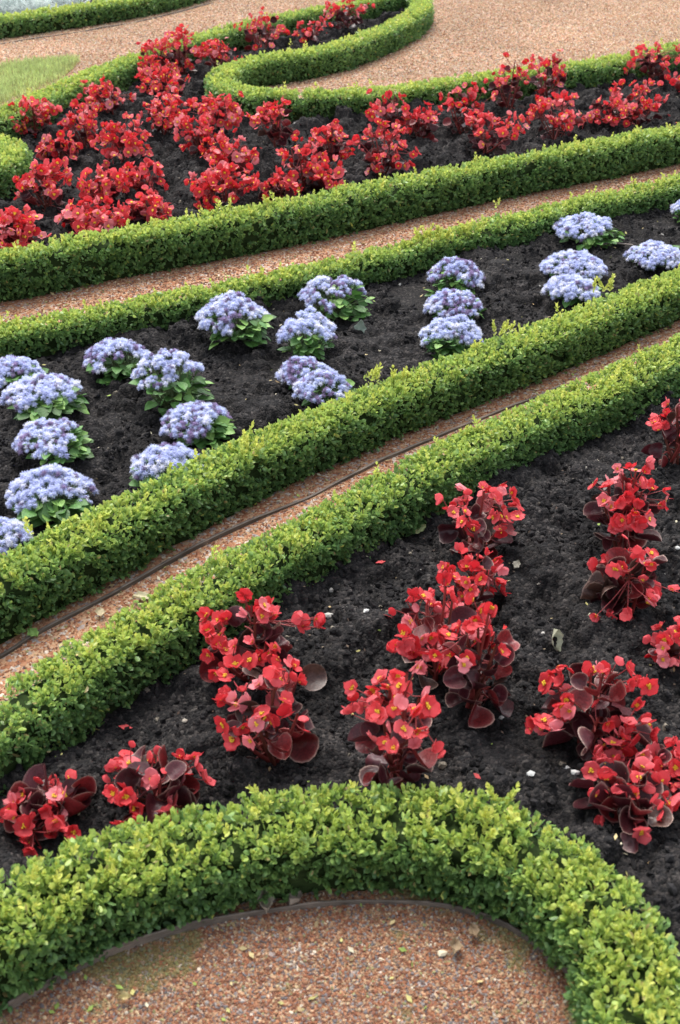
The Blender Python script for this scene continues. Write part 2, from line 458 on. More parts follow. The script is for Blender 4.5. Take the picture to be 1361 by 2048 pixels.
P_ = {}
P_['A'] = hedge('nearest clipped box hedge, curving in an arc around the round gravel area', B_['A'], 0.185, HT['A'], 0.91, True, 3300, 11,
                tall=[(985, 1640, 0.02)])
P_['B'] = hedge('box hedge on the near side of the narrow path, bounding the bed of tall begonias', B_['B'], 0.16, HT['B'], 0.86, True, 3000, 12)
P_['C'] = hedge('box hedge between the lilac ageratum bed and the narrow path with the edging strip', B_['C'], 0.155, HT['C'], 0.93, True, 3000, 13,
                tall=[(765, 752, 0.03), (1005, 655, 0.02), (1210, 570, 0.03), (480, 890, 0.02)])
P_['D'] = hedge('low box hedge along the far side of the lilac ageratum bed', B_['D'], 0.14, HT['D'], 1.05, True, 3000, 14,
                tall=[(855, 470, 0.05), (875, 470, 0.04), (930, 455, 0.035)])
P_['E'] = hedge('long box hedge along the near side of the crowded red begonia bed', B_['E'], 0.17, HT['E'], 1.12, True, 3000, 15)
P_['S'] = hedge('scroll shaped box hedge winding in a hairpin around the far side of the red bed', B_['S'], 0.19, HT['S'], 1.3, False, 3300, 16)
P_['I'] = hedge('short rounded box hedge tip at the left edge of the crowded red bed', B_['I'], 0.19, HT['S'], 1.4, False, 3200, 17)
P_['J'] = hedge('farthest box hedge beyond the wide gravel, in front of silver foliage', B_['J'], 0.20, HT['J'], 1.6, False, 3000, 18)
print('hedges', time.time() - T0)

# ------------------------------------------------------------------ ground
def plane_grid(name, x0, x1, y0, y1, nx, ny, zf, mat):
    xs = np.linspace(x0, x1, nx); ys = np.linspace(y0, y1, ny)
    X, Y = np.meshgrid(xs, ys, indexing='ij')
    V = np.c_[X.ravel(), Y.ravel(), zf(X, Y).ravel()]
    i, j = np.meshgrid(np.arange(nx - 1), np.arange(ny - 1), indexing='ij')
    q = np.stack([i * ny + j, (i + 1) * ny + j, (i + 1) * ny + j + 1, i * ny + j + 1], axis=-1).reshape(-1, 4)
    return make_mesh(name, V, q, np.full(len(q), 4), mat)
link('gravel_ground', plane_grid('gravel_ground', -150, 150, -20, 280, 61, 61, lambda X, Y: X * 0, M_gravel), kind='structure')

def inside(poly, X, Y):
    poly = np.asarray(poly); r_ = np.zeros(X.shape, bool)
    x1, y1 = poly[:, 0], poly[:, 1]; x2, y2 = np.roll(x1, -1), np.roll(y1, -1)
    for a, b, c, d in zip(x1, y1, x2, y2):
        if b == d: continue
        c1 = (b > Y) != (d > Y)
        r_ ^= c1 & (X < (c - a) * (Y - b) / (d - b) + a)
    return r_

soil_grids = {}
def soil_bed(key, poly, cell, seed, base=-0.004, amp=1.0, clods=2600, crumbs=9000):
    r = np.random.default_rng(seed)
    poly = np.asarray(poly)
    x0, y0 = poly.min(0); x1, y1 = poly.max(0)
    nx = int((x1 - x0) / cell) + 1; ny = int((y1 - y0) / cell) + 1
    X, Y = np.meshgrid(x0 + np.arange(nx) * cell, y0 + np.arange(ny) * cell, indexing='ij')
    Z = base + amp * ((fbm(X, Y, 3.5, 3, seed) - 0.5) * 0.06 + (fbm(X + .02 * fbm(X, Y, 20, 2, 3), Y, 10, 4, seed + 2) - 0.45) * 0.135 + (np.abs(fbm(X, Y, 26, 4, seed + 4) - 0.5)) * 0.075)
    area = (x1 - x0) * (y1 - y0); Z0 = Z.copy()
    for n_, r0, r1 in ((int(clods * area * .2), 0.03, 0.06), (int(clods * area * .9), 0.013, 0.030), (int(crumbs * area * min(1, (0.006 / cell) ** 2)), 0.006, 0.013)):
        cx = r.uniform(x0, x1, n_); cy = r.uniform(y0, y1, n_); rad = r0 + (r1 - r0) * r.random(n_) ** 2.2
        Z0 = Z.copy()
        k_keep = vn(cx * 5, cy * 5, seed + 3) * 1.2 + r.random(n_) * 0.5 > 0.85
        for a, b, c in zip(cx[k_keep], cy[k_keep], rad[k_keep]):
            if c < cell: continue
            i0 = max(0, int((a - c - x0) / cell)); i1 = min(nx, int((a + c - x0) / cell) + 2)
            j0 = max(0, int((b - c - y0) / cell)); j1 = min(ny, int((b + c - y0) / cell) + 2)
            if i1 <= i0 or j1 <= j0: continue
            dx = X[i0:i1, j0:j1] - a; dy = Y[i0:i1, j0:j1] - b
            q = 1 - (dx * dx + dy * dy) / (c * c)
            zc = Z0[min(nx - 1, (i0 + i1) // 2), min(ny - 1, (j0 + j1) // 2)]
            h = zc + c * 0.72 * np.sqrt(np.clip(q, 0, 1)) - c * 0.2
            Z[i0:i1, j0:j1] = np.where(q > 0, np.maximum(Z[i0:i1, j0:j1], h), Z[i0:i1, j0:j1])
    Z += (r.random(Z.shape) - 0.5) * 0.45 * cell
    Z = 0.004 + np.logaddexp(0, Z / 0.008) * 0.008
    I = inside(poly, X, Y)
    vid = -np.ones(X.shape, int)
    cellm = I[:-1, :-1] & I[1:, :-1] & I[1:, 1:] & I[:-1, 1:]
    used = np.zeros(X.shape, bool)
    used[:-1, :-1] |= cellm; used[1:, :-1] |= cellm; used[1:, 1:] |= cellm; used[:-1, 1:] |= cellm
    vid[used] = np.arange(used.sum())
    V = np.c_[X[used], Y[used], Z[used]]
    i, j = np.where(cellm)
    q = np.stack([vid[i, j], vid[i + 1, j], vid[i + 1, j + 1], vid[i, j + 1]], axis=-1)
    link('soil_bed', make_mesh('soil_bed', V, q, np.full(len(q), 4), M_soil), kind='structure')
    soil_grids[key] = (x0, y0, cell, Z, poly)
def soil_z(key, x, y):
    x0, y0, c, Z, _ = soil_grids[key]
    i = np.clip(((np.asarray(x) - x0) / c).astype(int), 0, Z.shape[0] - 1); j = np.clip(((np.asarray(y) - y0) / c).astype(int), 0, Z.shape[1] - 1)
    return Z[i, j]

near_poly = np.vstack([P_['B'][::6], [[3.4, 7.0], [3.4, 1.0]], P_['A'][::-6]])
soil_bed('near', near_poly, 0.0055, 21, amp=1.0)
mid_poly = np.vstack([P_['D'][::6], P_['C'][::-6]])
soil_bed('mid', mid_poly, 0.009, 22, amp=0.9)
k_ = P_['S']
up_poly = np.vstack([P_['E'][::6], k_[::6], P_['I'][::6]])
soil_bed('far', up_poly, 0.013, 23, amp=1.5, clods=1400)
jb = P_['J']
soil_bed('back', np.vstack([jb[::10], [[jb[-1][0] + 1, 26], [-9, 26]]]), 0.06, 24, amp=0.8, clods=0, crumbs=0)
print('soil', time.time() - T0)

# ------------------------------------------------------------------ small stones
def ico():
    g = (1 + 5 ** .5) / 2
    v = np.array([(-1, g, 0), (1, g, 0), (-1, -g, 0), (1, -g, 0), (0, -1, g), (0, 1, g), (0, -1, -g), (0, 1, -g), (g, 0, -1), (g, 0, 1), (-g, 0, -1), (-g, 0, 1)]) / math.sqrt(1 + g * g)
    f = np.array([(0, 11, 5), (0, 5, 1), (0, 1, 7), (0, 7, 10), (0, 10, 11), (1, 5, 9), (5, 11, 4), (11, 10, 2), (10, 7, 6), (7, 1, 8), (3, 9, 4), (3, 4, 2), (3, 2, 6), (3, 6, 8), (3, 8, 9), (4, 9, 5), (2, 4, 11), (6, 2, 10), (8, 6, 7), (9, 8, 1)])
    return v, f
OCT = (np.array([(1, 0, 0), (0, 1, 0), (-1, 0, 0), (0, -1, 0), (0, 0, 1), (0, 0, -1)], float), np.array([(0, 1, 4), (1, 2, 4), (2, 3, 4), (3, 0, 4), (1, 0, 5), (2, 1, 5), (3, 2, 5), (0, 3, 5)]))
ICO = ico()
def stones(name, x, y, z, size, colors, r, shape=OCT, mat=None, flat=0.55, smooth=False):
    V, F = shape; N = len(x)
    P = V[None] * (1 + r.uniform(-0.3, 0.3, (N, len(V), 1)))
    P = P * (size[:, None, None] * np.stack([r.uniform(0.7, 1.25, N), r.uniform(0.6, 1.0, N), r.uniform(flat * 0.7, flat * 1.2, N)], -1)[:, None, :])
    a = r.uniform(0, 2 * math.pi, N); ca, sa = np.cos(a)[:, None], np.sin(a)[:, None]
    tl = r.normal(size=(N, 1)) * 0.35
    X = P[:, :, 0] * ca - P[:, :, 1] * sa; Y = P[:, :, 0] * sa + P[:, :, 1] * ca; Zs = P[:, :, 2] + tl * P[:, :, 0]
    Q = np.stack([X + x[:, None], Y + y[:, None], Zs + z[:, None]], -1).reshape(-1, 3)
    f = (F[None] + (np.arange(N) * len(V))[:, None, None]).reshape(-1, 3)
    return make_mesh(name, Q, f, np.full(len(f), 3), mat or M_stone, fcol=np.repeat(colors, len(F), axis=0), smooth=smooth)
PAL = np.array([(0.27, 0.105, 0.055), (0.32, 0.155, 0.085), (0.19, 0.078, 0.048), (0.38, 0.225, 0.13), (0.17, 0.15, 0.15), (0.26, 0.225, 0.205), (0.46, 0.33, 0.20), (0.56, 0.48, 0.37), (0.14, 0.10, 0.09), (0.28, 0.26, 0.12)])
def gravel(label, poly, n, s0, s1, probs, seed, shape=OCT, gain=1.0, avoid=None, moss=False):
    r = np.random.default_rng(seed); poly = np.asarray(poly)
    x0, y0 = poly.min(0); x1, y1 = poly.max(0)
    X = r.uniform(x0, x1, n); Y = r.uniform(y0, y1, n)
    m = inside(poly, X, Y); X, Y = X[m], Y[m]
    if avoid is not None:
        for a in avoid:
            m = ~inside(a, X, Y); X, Y = X[m], Y[m]
    c = PAL[r.choice(len(PAL), len(X), p=np.array(probs) / sum(probs))] * r.uniform(0.75, 1.25, (len(X), 1)) * gain * (0.72 + 0.56 * fbm(X, Y, 1.3, 4, seed))[:, None]
    if moss:
        k = np.clip((fbm(X, Y, 9, 4, seed + 5) - .6) * 6, 0, .6)[:, None]; c = c * (1 - k) + np.array([.13, .14, .045]) * k
    sz = s0 + (s1 - s0) * r.random(len(X)) ** 2.5
    me = stones('gravel', X, Y, sz * 0.25 + r.random(len(X)) * s0 * 0.5, sz, c, r, shape)
    link('gravel', me, label=label, cat='gravel', kind='stuff')
near_c = np.vstack([P_['A'][::6], [[-1.2, 0.9]]])
gravel('red and grey gravel chips inside the nearest hedge arc', near_c, 170000, 0.0017, 0.0048, [20, 22, 16, 16, 9, 9, 9, 2, 6, 3], 31, ICO, gain=0.70, moss=True)
pB = P_['B'][::6]; pC = P_['C'][::6]
gravel('red gravel chips on the narrow path between two hedges', np.vstack([pC, pB[::-1]]), 230000, 0.0018, 0.0055, [28, 26, 16, 12, 1, 2, 7, 1, 6, 4], 32, gain=0.95)
pE = P_['E'][::6]; pD = P_['D'][::6]
gravel('reddish gravel chips on the path behind the ageratum bed', np.vstack([pE, pD[::-1]]), 190000, 0.003, 0.0085, [24, 24, 16, 16, 1, 2, 12, 2, 5, 4], 33, gain=0.95)
upg = np.array([gp(*q) for q in [(-300, 330), (-300, 90), (420, -30), (700, -70), (1500, -70), (1500, 130), (1361, 150), (900, 215), (660, 220), (420, 215), (200, 230)]])
gravel('pale pink gravel of the wide walk beyond the red bed', upg, 260000, 0.006, 0.011, [3, 10, 3, 28, 0, 8, 48, 14, 1, 3], 34, gain=1.1, avoid=[up_poly])
print('gravel', time.time() - T0)

# soil crumbs
def soil_crumbs(key, n, s0, s1, seed, label):
    r = np.random.default_rng(seed); poly = soil_grids[key][4]
    x0, y0 = poly.min(0); x1, y1 = poly.max(0)
    X = r.uniform(x0, x1, n); Y = r.uniform(y0, y1, n)
    m = inside(poly, X, Y) & (vn(X * 9, Y * 9, seed) > 0.35); X, Y = X[m], Y[m]
    c = np.array([0.017, 0.016, 0.0162])[None] * r.uniform(0.5, 1.5, (len(X), 1))
    k = r.random(len(X)); c[k > 0.985] = np.array([0.16, 0.14, 0.11]); c[k > 0.9985] = np.array([0.42, 0.40, 0.36])
    sz = s0 + (s1 - s0) * r.random(len(X)) ** 3
    me = stones('soil_crumbs', X, Y, soil_z(key, X, Y) + sz * 0.2, sz, c, r, ICO, M_clod, flat=0.85)
    link('soil_crumbs', me, label=label, cat='soil', kind='stuff')
soil_crumbs('near', 120000, 0.0018, 0.013, 41, 'loose black crumbs of soil in the nearest bed')
soil_crumbs('mid', 60000, 0.0025, 0.014, 42, 'loose black crumbs of soil in the ageratum bed')
soil_crumbs('far', 80000, 0.004, 0.016, 43, 'loose black crumbs of soil in the crowded red bed')

# ------------------------------------------------------------------ tubes, leaves and petals
def tube(buf, pts, r0, r1, colr, m=0, ns=6):
    pts = np.array(pts, float); n = len(pts)
    t = unit(np.gradient(pts, axis=0))
    a = unit(np.cross(t, np.array([0.3, 0.2, 0.93]) + 1e-3)); b = np.cross(t, a)
    rad = np.linspace(r0, r1, n)[:, None]
    ang = np.arange(ns) * 2 * math.pi / ns
    V = (pts[:, None] + rad[:, :, None] * (np.cos(ang)[None, :, None] * a[:, None] + np.sin(ang)[None, :, None] * b[:, None])).reshape(-1, 3)
    i, j = np.meshgrid(np.arange(n - 1), np.arange(ns), indexing='ij')
    q = np.stack([i * ns + j, i * ns + (j + 1) % ns, (i + 1) * ns + (j + 1) % ns, (i + 1) * ns + j], -1).reshape(-1, 4)
    buf.add(V, q, colr, m)

def begonia_leaf(buf, o, dr, up, L, r, rim=1.0, cupv=None):
    """rounded, cupped, wavy leaf with a pale rim; o base, dr towards the tip, up the upper side"""
    dr = unit(dr); sd_ = unit(np.cross(dr, up)); up = np.cross(sd_, dr)
    na, nr = 16, 4
    cup = r.uniform(0.3, 1.0) if cupv is None else cupv
    wav = r.uniform(0.02, 0.07); ph = r.uniform(0, 6); k = r.integers(3, 6)
    asym = r.uniform(-0.15, 0.15); curl = r.uniform(-0.25, 0.25)
    rings = [0.0, 0.38, 0.72, 0.91, 1.0]
    colb = np.array([0.055, 0.010, 0.014]) * r.uniform(0.5, 1.5)
    if r.random() < 0.12: colb = np.array([0.050, 0.024, 0.018]) * r.uniform(0.7, 1.2)
    if r.random() < 0.25: colb = np.array([0.15, 0.014, 0.016]) * r.uniform(0.7, 1.2)
    rimc = np.array([0.55, 0.40, 0.33]) * rim + colb * (1 - rim)
    V = []; C = []
    for ri, q in enumerate(rings):
        for a_ in range(na):
            th = 2 * math.pi * a_ / na
            x = math.cos(th); y = math.sin(th)
            rad = 0.5 * (1 + 0.10 * x) * (1 - 0.30 * max(0, -x) ** 6)
            u_ = 0.5 + rad * x * q; v_ = (rad * 0.92 * y + asym * 0.2 * x * y) * q
            h = cup * (abs(v_) * 0.5 + v_ * v_ * 2.0 + 0.5 * (u_ - 0.45) ** 2) + wav * q ** 3 * math.sin(k * th + ph) + curl * u_ * u_ * 0.5
            h += 0.02 * math.cos(th * 7) * q * (1 - q) * 2
            V.append(o + L * (u_ * dr + v_ * sd_ + h * up))
            if ri == len(rings) - 1: C.append(rimc)
            elif ri == len(rings) - 2: C.append(colb * 1.15 + 0.12 * rimc * rim)
            else: C.append(colb * (1.0 - 0.15 * (math.cos(th * 7) * q)))
    F = []
    for ri in range(len(rings) - 1):
        for a_ in range(na):
            b_ = (a_ + 1) % na
            if ri == 0: continue
            F.append([ri * na + a_, ri * na + b_, (ri + 1) * na + b_, (ri + 1) * na + a_])
    buf.add(np.array(V), np.array(F), np.array(C))
    # inner disc
    c = np.array(V[:1]); ring1 = np.array(V[na:2 * na])
    buf.add(np.vstack([c, ring1]), np.array([[0, 1 + a_, 1 + (a_ + 1) % na] for a_ in range(na)]), colb)

def petal(buf, az, L, W, tilt, cup, r, c0, c1, m=0, lift=0.0):
    nu, nv_ = 8, 7
    dr = np.array([math.cos(az) * math.cos(tilt), math.sin(az) * math.cos(tilt), math.sin(tilt)])
    sd_ = np.array([-math.sin(az), math.cos(az), 0.0]); up = np.cross(dr, sd_)
    ph = r.uniform(0, 6); V = []; C = []
    for i in range(nu):
        u = (1 - math.cos(math.pi * (i + .35) / (nu - .65))) / 2
        wdt = W * max(0.0, math.sin(math.pi * (i + .35) / (nu - .65))) ** 0.85 * (0.9 + 0.2 * u)
        for j in range(nv_):
            v = (j / (nv_ - 1) - 0.5) * 2
            uu = u * (1 - 0.16 * v * v * u)
            h = cup * (uu * uu * 0.45 + v * v * 0.22 * u) + 0.035 * math.sin(3.5 * v + ph + u * 2) * u
            V.append(dr * L * uu + sd_ * wdt * 0.5 * v + up * L * h + np.array([0, 0, lift]))
            k = (0.55 + 0.45 * u)
            C.append(c0 * (1 - k) + c1 * k)
    F = [[i * nv_ + j, (i + 1) * nv_ + j, (i + 1) * nv_ + j + 1, i * nv_ + j + 1] for i in range(nu - 1) for j in range(nv_ - 1)]
    buf.add(np.array(V), np.array(F), np.array(C), m)

def flower_mesh(kind, r):
    b = Buf(); k0 = r.uniform(.78, 1.0); c0 = np.array([0.8, 0.5, 0.5]) * k0; c1 = np.array([1.0, 1.0, 1.0]) * k0 + (1 - k0) * .4
    if kind == 'open':
        tl = r.uniform(0.15, 0.85)
        for az in (math.pi / 2, -math.pi / 2):
            petal(b, az + r.normal() * .12, 0.035 * r.uniform(.85, 1.1), 0.041 * r.uniform(.85, 1.1), tl + r.normal() * .22, r.uniform(-.3, .6), r, c0, c1)
        for az in (0, math.pi):
            petal(b, az + r.normal() * .12, 0.031 * r.uniform(.9, 1.05), 0.023 * r.uniform(.9, 1.15), tl + .1 + r.normal() * .25, r.uniform(-.3, .4), r, c0, c1, lift=0.0015)
    elif kind == 'five':
        for k in range(5):
            petal(b, k * 2 * math.pi / 5 + r.normal() * .1, 0.031 * r.uniform(.85, 1.1), 0.029 * r.uniform(.9, 1.1), r.uniform(.2, .9), r.uniform(-.3, .5), r, c0 * r.uniform(.8, 1), c1, lift=0.0006 * k)
    elif kind == 'half':
        for az in (math.pi / 2, -math.pi / 2):
            petal(b, az + r.normal() * .15, 0.034, 0.042, r.uniform(.7, 1.15), r.uniform(.3, .7), r, c0, c1)
        petal(b, r.normal() * .1, 0.024, 0.018, .7, .2, r, c0, c1, lift=0.001)
    elif kind == 'bud':
        for az in (math.pi / 2, -math.pi / 2):
            petal(b, az, 0.023, 0.030, 1.25, .55, r, c0 * 1.1, c1)
    return b
def lump(buf, c, rad, colr, r, m=0, sq=0.7):
    V, F = ICO
    P = V * (1 + r.uniform(-.18, .18, (12, 1))) * rad; P[:, 2] *= sq
    buf.add(P + np.array(c), F, colr, m)
_r = np.random.default_rng(5)
KINDS = ['open'] * 9 + ['five'] * 4 + ['half'] * 6 + ['bud'] * 5
FL_NEAR = []; FL_FAR = []
for kd in KINDS:
    b = flower_mesh(kd, _r)
    FL_NEAR.append((b.mesh('begonia_flower', M_petal), kd))
    if kd in ('open', 'five', 'half'):
        for q in range(5): lump(b, (_r.normal() * .0022, _r.normal() * .0022, .006 + _r.random() * .002), .0050, np.array([1., 1, 1]), _r, 1)
    FL_FAR.append((b.mesh('begonia_flower', [M_petal, M_yel]), kd))
STAM = []
for q in range(4):
    b = Buf()
    for k in range(11): lump(b, (_r.normal() * .0030, _r.normal() * .0030, .004 + _r.random() * .004), .0028, np.array([1., 1, 1]), _r)
    STAM.append(b.mesh('stamens', M_yel))

def rot_to(d, roll):
    return Vector(d).to_track_quat('Z', 'Y').to_matrix() @ Matrix.Rotation(roll, 3, 'Z')

def place(pxc, yt, yb, wpx, bed, spread=0.5):
    """from the box a plant fills in the photo: ground point, radius and height"""
    g = gp(pxc, yb, 0.02); dist = math.sqrt(g[0] ** 2 + g[1] ** 2 + HC ** 2)
    R = wpx / 2 * (dist / FPX) * 0.97
    g = np.array(g); hd = math.hypot(*g); g = g * (hd + R * spread) / hd
    # height so that the top reaches yt
    al = PITCH + math.atan((yt - 1024) / FPX)
    ht = HC - math.hypot(*g) * math.tan(al)
    return g, R, max(0.1, ht)

def begonia(label, cx, yt, yb, wpx, bed, nf, nlf, near, seed, group, bare=0.0, lean=(0, 0)):
    r = np.random.default_rng(seed)
    g, R, H = place(cx, yt, yb, wpx, bed, 0.45)
    z0 = float(soil_z(bed, g[0], g[1])) - 0.006
    root = link('begonia_plant', None, label=label, cat='plant', group=group, loc=(g[0], g[1], z0))
    H = H - z0 - 0.012
    st = Buf(); lf = Buf()
    nst = 7 if near else 6
    tops = []
    fs = 0.89 if near else 1.15
    nf = int(nf * (2.0 if near else 2.1)); nlf = int(nlf * 1.3)
    if not near: R *= (1.08 if cx < 520 else 1.28); H *= (1.03 if cx < 520 else 1.14)
    else: R *= 1.07
    for k in range(nst):
        a = 2 * math.pi * (k + r.uniform(-.3, .3)) / nst; q = math.sqrt(r.uniform(0.02, 0.8)) if k else 0.1
        if k == 0: q = 0.12
        hh = H * (1 - 0.45 * q * q) * r.uniform(0.82, 1.0)
        if k == 0: hh = H * 0.98
        tops.append(np.array([R * .8 * q * math.cos(a) + lean[0] * hh, R * .8 * q * math.sin(a) + lean[1] * hh, hh * 0.93]))
    sc1 = np.array([0.22, 0.035, 0.03]); sc2 = np.array([0.12, 0.03, 0.02])
    for tp in tops:
        b0 = np.array([r.normal() * .012, r.normal() * .012, 0.0])
        mid = b0 * .4 + tp * .5 + np.array([tp[0] * .12, tp[1] * .12, 0])
        tt = np.linspace(0, 1, 7)[:, None]
        tube(st, (1 - tt) ** 2 * b0 + 2 * tt * (1 - tt) * mid + tt ** 2 * tp, 0.006, 0.003, sc2 if r.random() < .5 else sc1)
    # leaves, low ones spread out, upper ones face up and out
    for k in range(nlf):
        f = (k + 0.5) / nlf
        tp = tops[r.integers(len(tops))]; tt = 0.12 + 0.72 * f * r.uniform(.85, 1.1)
        ax = tp * tt; a = r.uniform(0, 2 * math.pi) if f > .2 else 2 * math.pi * k / max(1, nlf * .2) + r.normal() * .3
        out = np.array([math.cos(a), math.sin(a), 0.0])
        reach = (R * (0.42 if f < .5 else 0.34)) * r.uniform(.5, 1.0)
        L = min(R * .58, 0.084 if near else .078) * r.uniform(.65, 1.1) * (1 - .22 * f)
        el = r.uniform(-.5, .9)
        dr = out * math.cos(el) + np.array([0, 0, math.sin(el)])
        o = ax + out * reach * .55 + np.array([0, 0, r.uniform(-.01, .02)])
        o[2] = max(o[2], 0.02)
        tube(st, [ax, (ax + o) / 2 + np.array([0, 0, .004]), o], 0.0028, 0.002, sc1, ns=5)
        upv = np.array([0, 0, 1.0]) + r.normal(size=3) * .75 - out * .35
        begonia_leaf(lf, o, dr, upv, L, r, rim=r.uniform(.0, .85) if near else r.uniform(.0, .55))
        if (o + dr * L)[2] < 0.005: pass
    # flowers in loose clusters over the top and the sides
    clusters = [t_.copy() for t_ in tops]
    for k in range(max(3, nf // 6)):
        a = r.uniform(0, 2 * math.pi); q = r.uniform(.55, 1.0); zz = r.uniform(0.28 + bare * .3, .9)
        rr_ = R * .9 * math.sqrt(max(0.05, 1 - (zz - .35) ** 2 * 1.6)) * q
        clusters.append(np.array([rr_ * math.cos(a) + lean[0] * zz * H, rr_ * math.sin(a) + lean[1] * zz * H, zz * H]))
    anchor = tops
    placed = []
    for k in range(nf):
        for _try in range(14):
            c = clusters[r.integers(len(clusters))] if k >= len(clusters) else clusters[k]
            p3 = c + r.normal(size=3) * np.array([.021, .021, .016]) * (0.9 if near else 1.5)
            hr_ = math.hypot(p3[0], p3[1]); lim = R * .92
            if hr_ > lim: p3[:2] *= lim / hr_
            if all(np.linalg.norm(p3 - q) > (0.019 if near else 0.026) for q in placed): break
        placed.append(p3)
        h2 = np.array([p3[0], p3[1], 0.0]) / (R + 1e-6)
        d = unit(h2 * 0.9 + np.array([0, -0.25, 0.55]) + r.normal(size=3) * 0.62)
        vi = r.integers(len(KINDS))
        if r.random() < .15: vi = r.integers(0, 13)
        me, kd = (FL_NEAR if near else FL_FAR)[vi]
        o = link('flower', me, root)
        s_ = fs * r.uniform(.74, 1.08)
        Mx = rot_to(d, r.uniform(0, 6.28)).to_4x4()
        Mx = Matrix.Translation(Vector(p3)) @ Mx @ Matrix.Scale(s_, 4)
        o.matrix_local = Mx
        if near and kd != 'bud' and r.random() < .75:
            link('stamens', STAM[r.integers(4)], o)
        # pedicel
        dist = [np.linalg.norm(p3 - t_ * .85) for t_ in anchor]; tb = anchor[int(np.argmin(dist))] * .85
        tube(st, [tb, (tb + p3) / 2 - np.array([0, 0, .006]), p3], 0.0017, 0.0012, np.array([0.24, 0.03, 0.03]), ns=4)
    link('stems', st.mesh('begonia_stems', M_stem), root)
    link('foliage', lf.mesh('begonia_foliage', M_beg), root)
    return root

G1 = 'red begonias in the bed nearest the viewer'
G2 = 'red begonias in the crowded far bed'
NEAR = [
 (112, 1512, 1668, 215, 18, 20, 'small begonia in the left corner where the two nearest hedges converge'),
 (318, 1515, 1658, 240, 18, 18, 'small begonia peeping over the nearest hedge, second from the left corner'),
 (505, 1198, 1415, 280, 24, 20, 'tall begonia near the inner hedge, at the back of the lone left pair'),
 (548, 1325, 1545, 235, 18, 20, 'begonia with drooping pale rimmed leaf, at the front of the lone left pair'),
 (950, 952, 1135, 165, 22, 22, 'begonia nearest the inner hedge, farthest of the middle column'),
 (940, 1078, 1250, 150, 16, 12, 'slim begonia with pink round heads, second farthest of the middle column'),
 (870, 1142, 1380, 215, 26, 16, 'begonia with a dense ball of coral flowers atop the middle column'),
 (950, 1185, 1460, 190, 12, 34, 'leafy dark begonia with cascading bronze leaves in the middle column'),
 (795, 1310, 1605, 205, 22, 24, 'begonia with a big rolled leaf, front of the middle column behind the nearest hedge'),
 (1170, 1280, 1520, 245, 24, 24, 'rounded begonia with an arch of flowers over broad dark leaves'),
 (1225, 1425, 1560, 95, 10, 8, 'slender begonia squeezed between two bigger ones at the lower right'),
 (1325, 1425, 1600, 140, 14, 14, 'begonia with bright red blooms cut by the right edge, low in the photo'),
 (1245, 1505, 1672, 225, 16, 22, 'lowest begonia at the right, just beyond the corner of the nearest hedge'),
 (1235, 880, 1140, 170, 22, 32, 'upright begonia with orange red flowers on its left, farthest of the right column'),
 (1240, 1050, 1260, 195, 15, 34, 'begonia with withered grey leaves in the middle of the right column'),
 (1348, 745, 935, 135, 18, 16, 'begonia near the inner hedge at the upper right edge'),
 (1340, 1190, 1345, 105, 14, 12, 'begonia with dark leaves at the right edge, beside the withered one'),
]
for k, (cx, yt, yb, wp, nf, nl, lb) in enumerate(NEAR):
    begonia(lb, cx, yt, yb, wp, 'near', nf, nl, True, 500 + k, G1)
